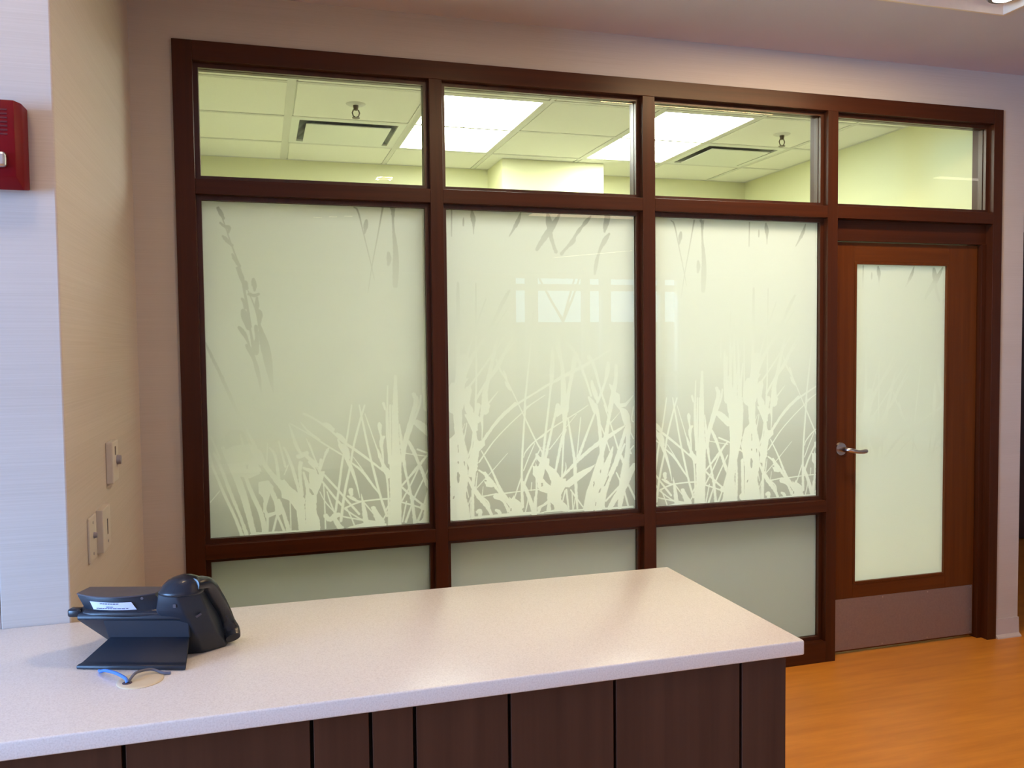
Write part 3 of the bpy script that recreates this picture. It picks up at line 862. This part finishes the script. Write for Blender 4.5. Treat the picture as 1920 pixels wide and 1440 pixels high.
# ------------------------------------------------------------------ lobby lamps
fx = thing('recessed_light', 'recessed lobby ceiling fixture with cream reflector and round lamps at the top right', 'light', (0, 0, ZC))
e = .006
rf = MB()
A = [(FX0 - e, FY0 - e, -.004), (FX1 + e, FY0 - e, -.004), (FX1 + e, FY1 + e, -.004), (FX0 - e, FY1 + e, -.004)]
B = [(FX0 + .004, FY0 + .004, -.004), (FX1 - .004, FY0 + .004, -.004), (FX1 - .004, FY1 - .004, -.004), (FX0 + .004, FY1 - .004, -.004)]
Cc = [(FX0 + .05, FY0 + .05, .11), (FX1 - .05, FY0 + .05, .11), (FX1 - .05, FY1 - .05, .11), (FX0 + .05, FY1 - .05, .11)]
Aup = [(p[0], p[1], 0.0) for p in A]
rf.rings([Aup, A, B, Cc], cap=False); n = len(rf.v); rf.f.append((n - 4, n - 3, n - 2, n - 1))
rf.build('reflector', M_CREAM, fx)
for x in (2.20, 2.70, 3.20):
    MB().rings([[(x + r * math.cos(b), -.72 + r * math.sin(b), z) for b in [i * 2 * math.pi / 24 for i in range(24)]] for r, z in ((.058, .012), (.064, .020), (.066, .075), (.058, .075))]).build('socket_cup', M_METAL, fx)
    lm = MB(); R = []
    for k in range(7):
        a = k / 6 * math.pi / 2
        R.append([(x +   .055 * math.cos(a) * math.cos(b), -.72 + .055 * math.cos(a) * math.sin(b), .030 - .030 * math.sin(a) * .999) for b in [i * 2 * math.pi / 20 for i in range(20)]])
    lm.rings([[(x + .05 * math.cos(b), -.72 + .05 * math.sin(b), .075) for b in [i * 2 * math.pi / 20 for i in range(20)]]] + R[:-1])
    smooth_by_angle(lm.build('lamp', M_LAMP, fx), 60)
def downlight(x, y, r, label, dz=0):
    t = thing('downlight', label, 'light', (x, y, ZC), group='round lobby downlights')
    MB().disc((0, 0, 0), (0, 0, -1), r + .015, .004, 24).build('trim', M_TEE, t)
    MB().disc((0, 0, -.004), (0, 0, -1), r, .002, 24).build('lamp', M_TUBE, t)
downlight(1.28, -3.30, .06, 'round lobby downlight behind the photographer, mirrored in the first transom pane')
downlight(-0.45, -1.86, .06, 'round lobby downlight above the left end of the counter')
downlight(1.35, -1.50, .06, 'round lobby downlight above the right end of the counter')
for i, (x0, x1, y) in enumerate(((.851, .937, -5.48), (1.004, 1.084, -5.41), (1.155, 1.235, -5.34))):
    t = thing('slot_light', 'short lobby slot lamp mirrored high in the first frosted pane, %s of three' % ('leftmost', 'middle', 'rightmost')[i], 'light', ((x0 + x1) / 2, y, ZC), group='short slot lamps')
    MB().box(-.05, .05, -.03, .03, -.003, 0).build('trim', M_TEE, t)
    MB().box(-.04, .04, -.02, .02, -.006, -.003).build('lamp', M_TUBE, t)
t = thing('linear_light', 'long thin lobby ceiling lamp mirrored in the fourth transom pane', 'light', (6.1, -2.2, ZC))
MB().box(-.42, .9, -.05, .05, -.004, 0).build('trim', M_TEE, t); MB().box(-.40, .88, -.035, .035, -.008, -.004).build('lamp', M_TUBE, t)
t = thing('linear_light', 'long thin lobby ceiling lamp far behind the photographer, mirrored in the second frosted pane', 'light', (5.07, -8.25, ZC), math.atan2(1.11, .80))
MB().box(-.72, .72, -.04, .04, -.004, 0).build('trim', M_TEE, t); MB().box(-.70, .70, -.02, .02, -.008, -.004).build('lamp', M_TUBE, t)

# ------------------------------------------------------------------ counter and cabinet
ct = MB().box(-2.2, 1.423, -1.912, -1.262, .884, .917).build('countertop', M_COUNTER, bevel=.004, seg=3)
smooth_by_angle(ct, 40)
tag(ct, 'long white speckled solid-surface countertop of the reception desk', 'countertop')
cab = thing('reception_cabinet', 'dark wood reception cabinet with upright grooved panels under the white countertop', 'cabinet', (0, -1.6, 0))
def cb(x0, x1, y0, y1, z0, z1): return MB().box(x0, x1, y0 + 1.6, y1 + 1.6, z0, z1)
cb(-2.18, 1.385, -1.855, -1.30, .10, .884).build('carcass', M_GAP, cab)
cb(-2.18, 1.36, -1.82, -1.32, 0, .10).build('toe_kick', M_GAP, cab)
seams = [-2.18, -1.60, -1.12, -.62, -.27, .051, .375, .485, .570, .762, .991, 1.289, 1.402]
for a, b in zip(seams, seams[1:]):
    cb(a + .0035, b - (.0035 if b < 1.4 else 0), -1.873, -1.855, .10, .883).build('panel', M_CAB, cab, bevel=.0008)
cb(1.385, 1.402, -1.855, -1.28, .10, .883).build('end_panel', M_CAB, cab, bevel=.0008)

# ------------------------------------------------------------------ cable cap and cords
CT = .9172
gr = thing('cable_grommet', 'round cream plastic cable cap set in the countertop by the phone', 'grommet', (.058, -1.700, CT))
gm = MB(); seg = 40
R0 = .043
rings = []
for (rr, z) in ((R0, 0), (R0, .0012), (R0 - .0015, .0022), (R0 - .006, .0024)):
    rings.append([(rr * math.cos(a), rr * math.sin(a), z) for a in [i * 2 * math.pi / seg for i in range(seg)]])
gm.rings(rings)
smooth_by_angle(gm.build('cap', M_GROMMET, gr), 40)
MB().disc((-.022, -.012, .0024), (0, 0, 1), .009, .0006, 20).build('cable_slot', M_SLOT, gr)
def spline(pts, n=8):
    P = [Vector(p) for p in pts]; P = [P[0]] + P + [P[-1]]; out = []
    for i in range(1, len(P) - 2):
        for k in range(n):
            t = k / n; a, b, c, d = P[i - 1:i + 3]
            out.append(.5 * ((2 * b) + (c - a) * t + (2 * a - 5 * b + 4 * c - d) * t * t + (3 * b - a - 3 * c + d) * t ** 3))
    return out + [P[-2]]
hx, hy = .036, -1.712
tag(smooth_by_angle(MB().tube(spline([(-.027, -1.629, CT + .0038), (-.022, -1.640, CT + .006), (-.012, -1.650, CT + .010), (.012, -1.683, CT + .014), (hx - .004, hy + .006, CT + .010), (hx, hy, CT + .0032)]), .0032).build('blue_cable', M_BLUECORD), 80),
    'short blue cable from the phone foot into the cream cap', 'cable')
tag(smooth_by_angle(MB().tube(spline([(.112, -1.684, CT + .003), (.098, -1.682, CT + .004), (.075, -1.672, CT + .010), (.052, -1.690, CT + .014), (hx + .007, hy + .008, CT + .010), (hx + .003, hy + .002, CT + .0032)]), .0028).build('grey_cable', M_GREYCORD), 80),
    'thin dark grey cord from the phone foot into the cream cap', 'cable')

# ------------------------------------------------------------------ desk phone (seen from behind)
ph = thing('desk_phone', 'blue-black office desk phone seen from behind on the white countertop', 'phone', (.035, -1.63, CT), math.radians(-18))
# tilted body slab
smooth_by_angle(MB().prism([(.042, .088), (.046, .098), (.060, .108), (.075, .110), (.215, .016), (.212, .001), (.165, .001)], -.137, .085,
    lambda a, v, z: (a, v, z)).build('base', M_PHONE, ph, bevel=.004), 40)
# stand: upright block and splayed foot plate
stn = MB()
stn.rings([[(-.074, .050, .046), (.098, .050, .046), (.098, .085, .046), (-.074, .085, .046)], [(-.085, .046, .092), (.098, .046, .092), (.098, .085, .088), (-.085, .085, .088)]])
so = stn.build('stand', M_PHONE, ph, bevel=.002)
ft = MB()
ft.rings([[(-.116, -.004, .0005), (.113, -.010, .0005), (.113, -.008, .009), (-.116, -.002, .009)],
          [(-.108, .004, .001), (.110, 0, .004), (.110, .002, .0125), (-.108, .006, .0125)],
          [(-.070, .052, .040), (.097, .052, .040), (.097, .050, .050), (-.070, .050, .050)]])
fo = relabel(ft.build('foot_plate', M_PHONE, ph, bevel=.0025), 'sloping foot plate')
smooth_by_angle(fo, 40)
for x in (-.100, .100):
    MB().disc((x, .004, .0), (0, 0, 1), .006, .003, 12).build('rubber_foot', M_SLOT, fo)
# embossed mark on the foot plate
def text_mesh(name, s, size, mat, parent, mtx, ext=.0004):
    c = bpy.data.curves.new(name, 'FONT'); c.body = s; c.size = size; c.extrude = ext; c.align_x = 'CENTER'; c.align_y = 'CENTER'
    tmp = bpy.data.objects.new(name + '_tmp', c); COL.objects.link(tmp)
    dg = bpy.context.evaluated_depsgraph_get(); me = bpy.data.meshes.new_from_object(tmp.evaluated_get(dg))
    bpy.data.objects.remove(tmp); bpy.data.curves.remove(c)
    me.transform(mtx); me.materials.clear(); me.materials.append(mat); me.name = name
    o = bpy.data.objects.new(name, me); COL.objects.link(o); o.parent = parent; return o
sl = math.atan2(.038, .048)
fm = Matrix.Translation((.008, .0215, .0262)) @ Matrix.Rotation(sl, 4, 'X')
text_mesh('embossed_word', 'CISCO', .011, M_EMBOSS, fo, fm)
em = MB()
for k, h in enumerate((.35, .6, 1.0, .6, .35, .6, 1.0, .6, .35)):
    xx = -.016 + k * .004
    em.box(xx - .0007, xx + .0007, .0085, .0085 + .008 * h, 0, .0006)
eo = em.build('embossed_bars', M_EMBOSS, fo); eo.data.transform(fm)
# display housing, arched towards the back
def arch(v0, sag, z, u0=-.139, u1=.030, n=12):
    out = []
    for i in range(n + 1):
        t = i / n; out.append((u0 + (u1 - u0) * t, v0 - sag * (1 - (2 * t - 1) ** 2), z))
    return out
def hous(v, sag, z, vb, zb_, u0=-.139, u1=.030):
    a = arch(v, sag, z, u0, u1); return a + [(u1, vb, zb_), (u0, vb, zb_)]
hs = MB().rings([hous(.062, .012, .094, .16, .050, -.122, .058), hous(.060, .016, .104, .16, .060, -.126, .046),
                 hous(.068, .026, .130, .125, .112, -.146, .022), hous(.069, .026, .1335, .120, .1315, -.147, .018)])
ho = hs.build('display_housing', M_PHONE, ph); smooth_by_angle(ho, 40)
rim = MB().rings([hous(.069, .028, .1335, .122, .1320, -.149, .019), hous(.069, .0285, .1362, .122, .1345, -.149, .019)])
ro = relabel(rim.build('bezel', M_SILVER, ph), 'silver-grey top bezel')
# raised foot of the housing: smooth shoulder
sh = MB().rings([hous(.050, .006, .092, .14, .040, -.137, .060), hous(.050, .008, .100, .14, .052, -.134, .056), hous(.058, .010, .106, .13, .062, -.126, .044)])
smooth_by_angle(sh.build('shoulder', M_PHONE_B, ph), 60)
# label on the arched back of the housing
lb = MB(); nL = 10; L0, L1 = -.112, -.020
def face_v(u, z):
    t = (u + .136) / .170; k = (z - .104) / .032
    return (.060 + .008 * k) - (.016 + .010 * k) * (1 - (2 * t - 1) ** 2) - .0030
top = [(L0 + (L1 - L0) * i / nL) for i in range(nL + 1)]
lbv = [(u, face_v(u, .1245), .1245) for u in top] + [(u + .010, face_v(u + .010, .1085), .1085) for u in top]
lb.v = lbv + [(a, b + .0008, c) for a, b, c in lbv]
n1 = nL + 1; N = 2 * n1
for i in range(nL):
    lb.f += [(i, i + 1, n1 + i + 1, n1 + i), (N + i, N + n1 + i, N + n1 + i + 1, N + i + 1)]
    lb.f += [(i, N + i, N + i + 1, i + 1), (n1 + i, n1 + i + 1, N + n1 + i + 1, N + n1 + i)]
lb.f += [(0, n1, N + n1, N), (nL, N + nL, N + n1 + nL, n1 + nL)]
lo = relabel(lb.build('label_sticker', M_LABEL, ph), 'small white sticker with tiny dark print')
ik = MB()
random.seed(4)
for (z, a, b) in ((.1215, -.086, -.046), (.1150, -.072, -.058), (.1118, -.094, -.026)):
    u = a
    while u < b:
        l = random.uniform(.003, .008); v = face_v(u + l / 2, z) - .0011
        ik.box(u, min(u + l, b), v, v + .0008, z - .0008, z + .0008); u += l + .0018
ik.build('print', M_INK, lo)
for u in (-.118, .0):
    MB().disc((u, face_v(u, .131) + .001, .131), (0, -1, 0), .003, .001, 10).build('vent_hole', M_SLOT, ph)
# volume key lug at the left edge
smooth_by_angle(MB().box(-.160, -.130, .048, .070, .090, .108).build('side_lug', M_PHONE_B, ph, bevel=.005), 60)
# handset cradle wedge
cr = MB().rings([[(.040, .036, .150), (.082, .024, .144), (.124, .040, .150), (.116, .080, .150), (.044, .080, .150)],
                 [(.030, .043, .104), (.092, .036, .104), (.132, .062, .100), (.122, .120, .100), (.030, .120, .096)],
                 [(.066, .052, .060), (.110, .058, .052), (.138, .094, .045), (.130, .165, .045), (.060, .165, .050)],
                 [(.074, .078, .0005), (.110, .088, .0005), (.146, .128, .0005), (.140, .190, .0005), (.066, .190, .0005)]])
smooth_by_angle(cr.build('cradle', M_PHONE, ph, bevel=.004, seg=3), 50)
MB().box(-.003, .003, -.001, .001, -.004, .004).build('screw_recess', M_SLOT, ph).location = (.076, .0315, .120)
sr = MB().box(-.006, .006, -.001, .001, -.002, .002).build('screw_recess', M_SLOT, ph); sr.location = (.118, .0505, .094); sr.rotation_euler = (0, -.5, .5)
# handset lying over the cradle
hp = spline([(.094, .050, .158), (.106, .082, .150), (.116, .116, .114), (.124, .145, .075), (.133, .156, .042), (.145, .152, .025), (.157, .138, .016)], 6)
hb = MB(); rings = []
nn = len(hp)
def lerp(tab, t):
    x = t * (len(tab) - 1); i = min(int(x), len(tab) - 2); return tab[i] * (1 - x + i) + tab[i + 1] * (x - i)
WW = [.034, .034, .028, .024, .022, .022, .016]; TH = [.016, .017, .017, .016, .016, .015, .010]
side0 = Vector((1, 0.1, .0)).normalized()
for i, p in enumerate(hp):
    tdir = (hp[min(i + 1, nn - 1)] - hp[max(i - 1, 0)]).normalized()
    s_ = (side0 - tdir * side0.dot(tdir)).normalized(); nrm = s_.cross(tdir)
    t = i / (nn - 1); a = lerp(WW, t); b = lerp(TH, t)
    ring = []
    for k in range(20):
        q = k * 2 * math.pi / 20; cx, sy = math.cos(q), math.sin(q)
        ring.append(p + s_ * a * math.copysign(abs(cx) ** .8, cx) + nrm * b * math.copysign(abs(sy) ** .8, sy))
    rings.append(ring)
hb.rings(rings)
dome = []
for z, k in ((.141, .94), (.1425, 1.0), (.147, 1.03), (.150, .98), (.160, .90), (.168, .76), (.174, .55), (.178, .28), (.179, .06)):
    sh = (z - .141) / .038
    dome.append([(.081 + .010 * sh + .046 * k * math.cos(a), .050 + .008 * sh + .031 * k * math.sin(a), z) for a in [q * 2 * math.pi / 28 for q in range(28)]])
hb.rings(dome)
ho2 = relabel(hb.build('handset', M_PHONE_B, ph, bevel=0), 'glossy dark handset resting on the cradle'); smooth_by_angle(ho2, 60)

# ------------------------------------------------------------------ wall devices
fa = thing('fire_alarm_strobe', 'red fire alarm horn strobe on the pale left wall', 'fire alarm', (-.270, -1.26, 2.03))
bk = [(-.066, 0, -.098), (.066, 0, -.094), (.066, 0, .094), (-.066, 0, .094)]
fr_ = [(-.052, -.060, -.070), (.052, -.060, -.070), (.052, -.060, .098), (-.052, -.060, .098)]
bt = [(-.058, -.040, -.096), (.058, -.040, -.096)]
hm = MB()
hm.v = [(-.066, 0, -.092), (.066, 0, -.092), (.066, 0, .093), (-.066, 0, .093),
        (-.062, -.035, -.098), (.062, -.035, -.098), (.062, -.035, .098), (-.062, -.035, .098),
        (-.052, -.060, -.072), (.052, -.060, -.072), (.052, -.060, .098), (-.052, -.060, .098)]
hm.f = [(0, 1, 2, 3), (8, 11, 10, 9), (0, 4, 5, 1), (4, 8, 9, 5), (1, 5, 6, 2), (5, 9, 10, 6), (2, 6, 7, 3), (6, 10, 11, 7), (3, 7, 4, 0), (7, 11, 8, 4)]
smooth_by_angle(hm.build('housing', M_RED, fa, bevel=.003), 30)
gl = MB()
for k in range(7): gl.box(-.038, .038, -.0612, -.0595, .020 + k * .009, .0235 + k * .009)
gl.build('horn_grille', M_REDDK, fa)
ln_ = relabel(MB().box(-.036, .036, -.078, -.058, -.054, -.020).build('strobe_lens', M_METAL, fa, bevel=.006, seg=2), 'clear silvery strobe lens')

th = thing('thermostat', 'ivory wall thermostat with round dial, uppermost device on the beige return wall', 'thermostat', (-.15, -.690, 1.230))
MB().box(0, .020, -.050, .050, -.062, .062).build('housing', M_WHITEPL, th, bevel=.003)
MB().box(.0195, .0206, -.012, .002, .020, .046).build('slot', M_SLOT, th)
smooth_by_angle(MB().disc((.020, .022, .002), (1, 0, 0), .015, .012, 20, .013).build('dial', M_GREYPL, th))
sp_ = thing('switch_box', 'ivory surface-mounted box with a narrow slot, beside the flat plate on the beige return wall', 'wall switch', (-.15, -.860, 1.062))
MB().box(0, .018, -.060, .060, -.060, .060).build('housing', M_WHITEPL, sp_, bevel=.002)
MB().box(.0175, .0187, .004, .014, -.020, .024).build('slot', M_SLOT, sp_)
MB().disc((.018, .010, -.040), (1, 0, 0), .004, .001, 10).build('screw', M_GREYPL, sp_)
wp = thing('wall_plate', 'thin ivory wall plate with one knob, lowest and nearest on the beige return wall', 'wall plate', (-.15, -.995, 1.062))
MB().box(0, .006, -.048, .048, -.060, .060).build('plate', M_WHITEPL, wp, bevel=.002)
smooth_by_angle(MB().disc((.006, .008, .006), (1, 0, 0), .009, .009, 16, .007).build('knob', M_GREYPL, wp))
for z in (.042, -.042): MB().disc((.006, 0, z), (1, 0, 0), .004, .001, 10).build('screw', M_GREYPL, wp)

# ------------------------------------------------------------------ outdoors seen only as a mirror image in the glass
tag(MB().box(-60, 80, -90, -12.2, -.3, -.05).build('lawn', M_GROUND), 'grey-green ground outside the lobby windows, mirrored in the frosted panes', 'ground')['kind'] = 'structure'
def tree(x, y, h, label):
    t = MB(); rnd = random.Random(int(x * 10))
    def br(p, d, L, r, n):
        q = p + d * L; t.tube([p, (p + q) / 2 + Vector((rnd.uniform(-.05, .05), 0, 0)), q], [r, r * .8, r * .6], 5)
        if n:
            for _ in range(3):
                dd = (d + Vector((rnd.uniform(-.6, .6), rnd.uniform(-.5, .5), rnd.uniform(.0, .5)))).normalized(); br(q, dd, L * .72, r * .6, n - 1)
    br(Vector((x, y, -.05)), Vector((0, 0, 1)), h * .3, .08, 5)
    tag(t.build('bare_tree', M_BARK), label, 'tree')
tree(6.6, -19, 7, 'bare winter tree mirrored in the second frosted pane')
tree(9.6, -22, 8, 'bare winter tree outside, mirrored beside the mullion')
hd_ = MB().box(-10, 30, -30.5, -30, -.05, 2.55).build('hedge', M_GROUND)
tag(hd_, 'long dark hedge outside, mirrored low in the frosted panes', 'hedge')['kind'] = 'structure'
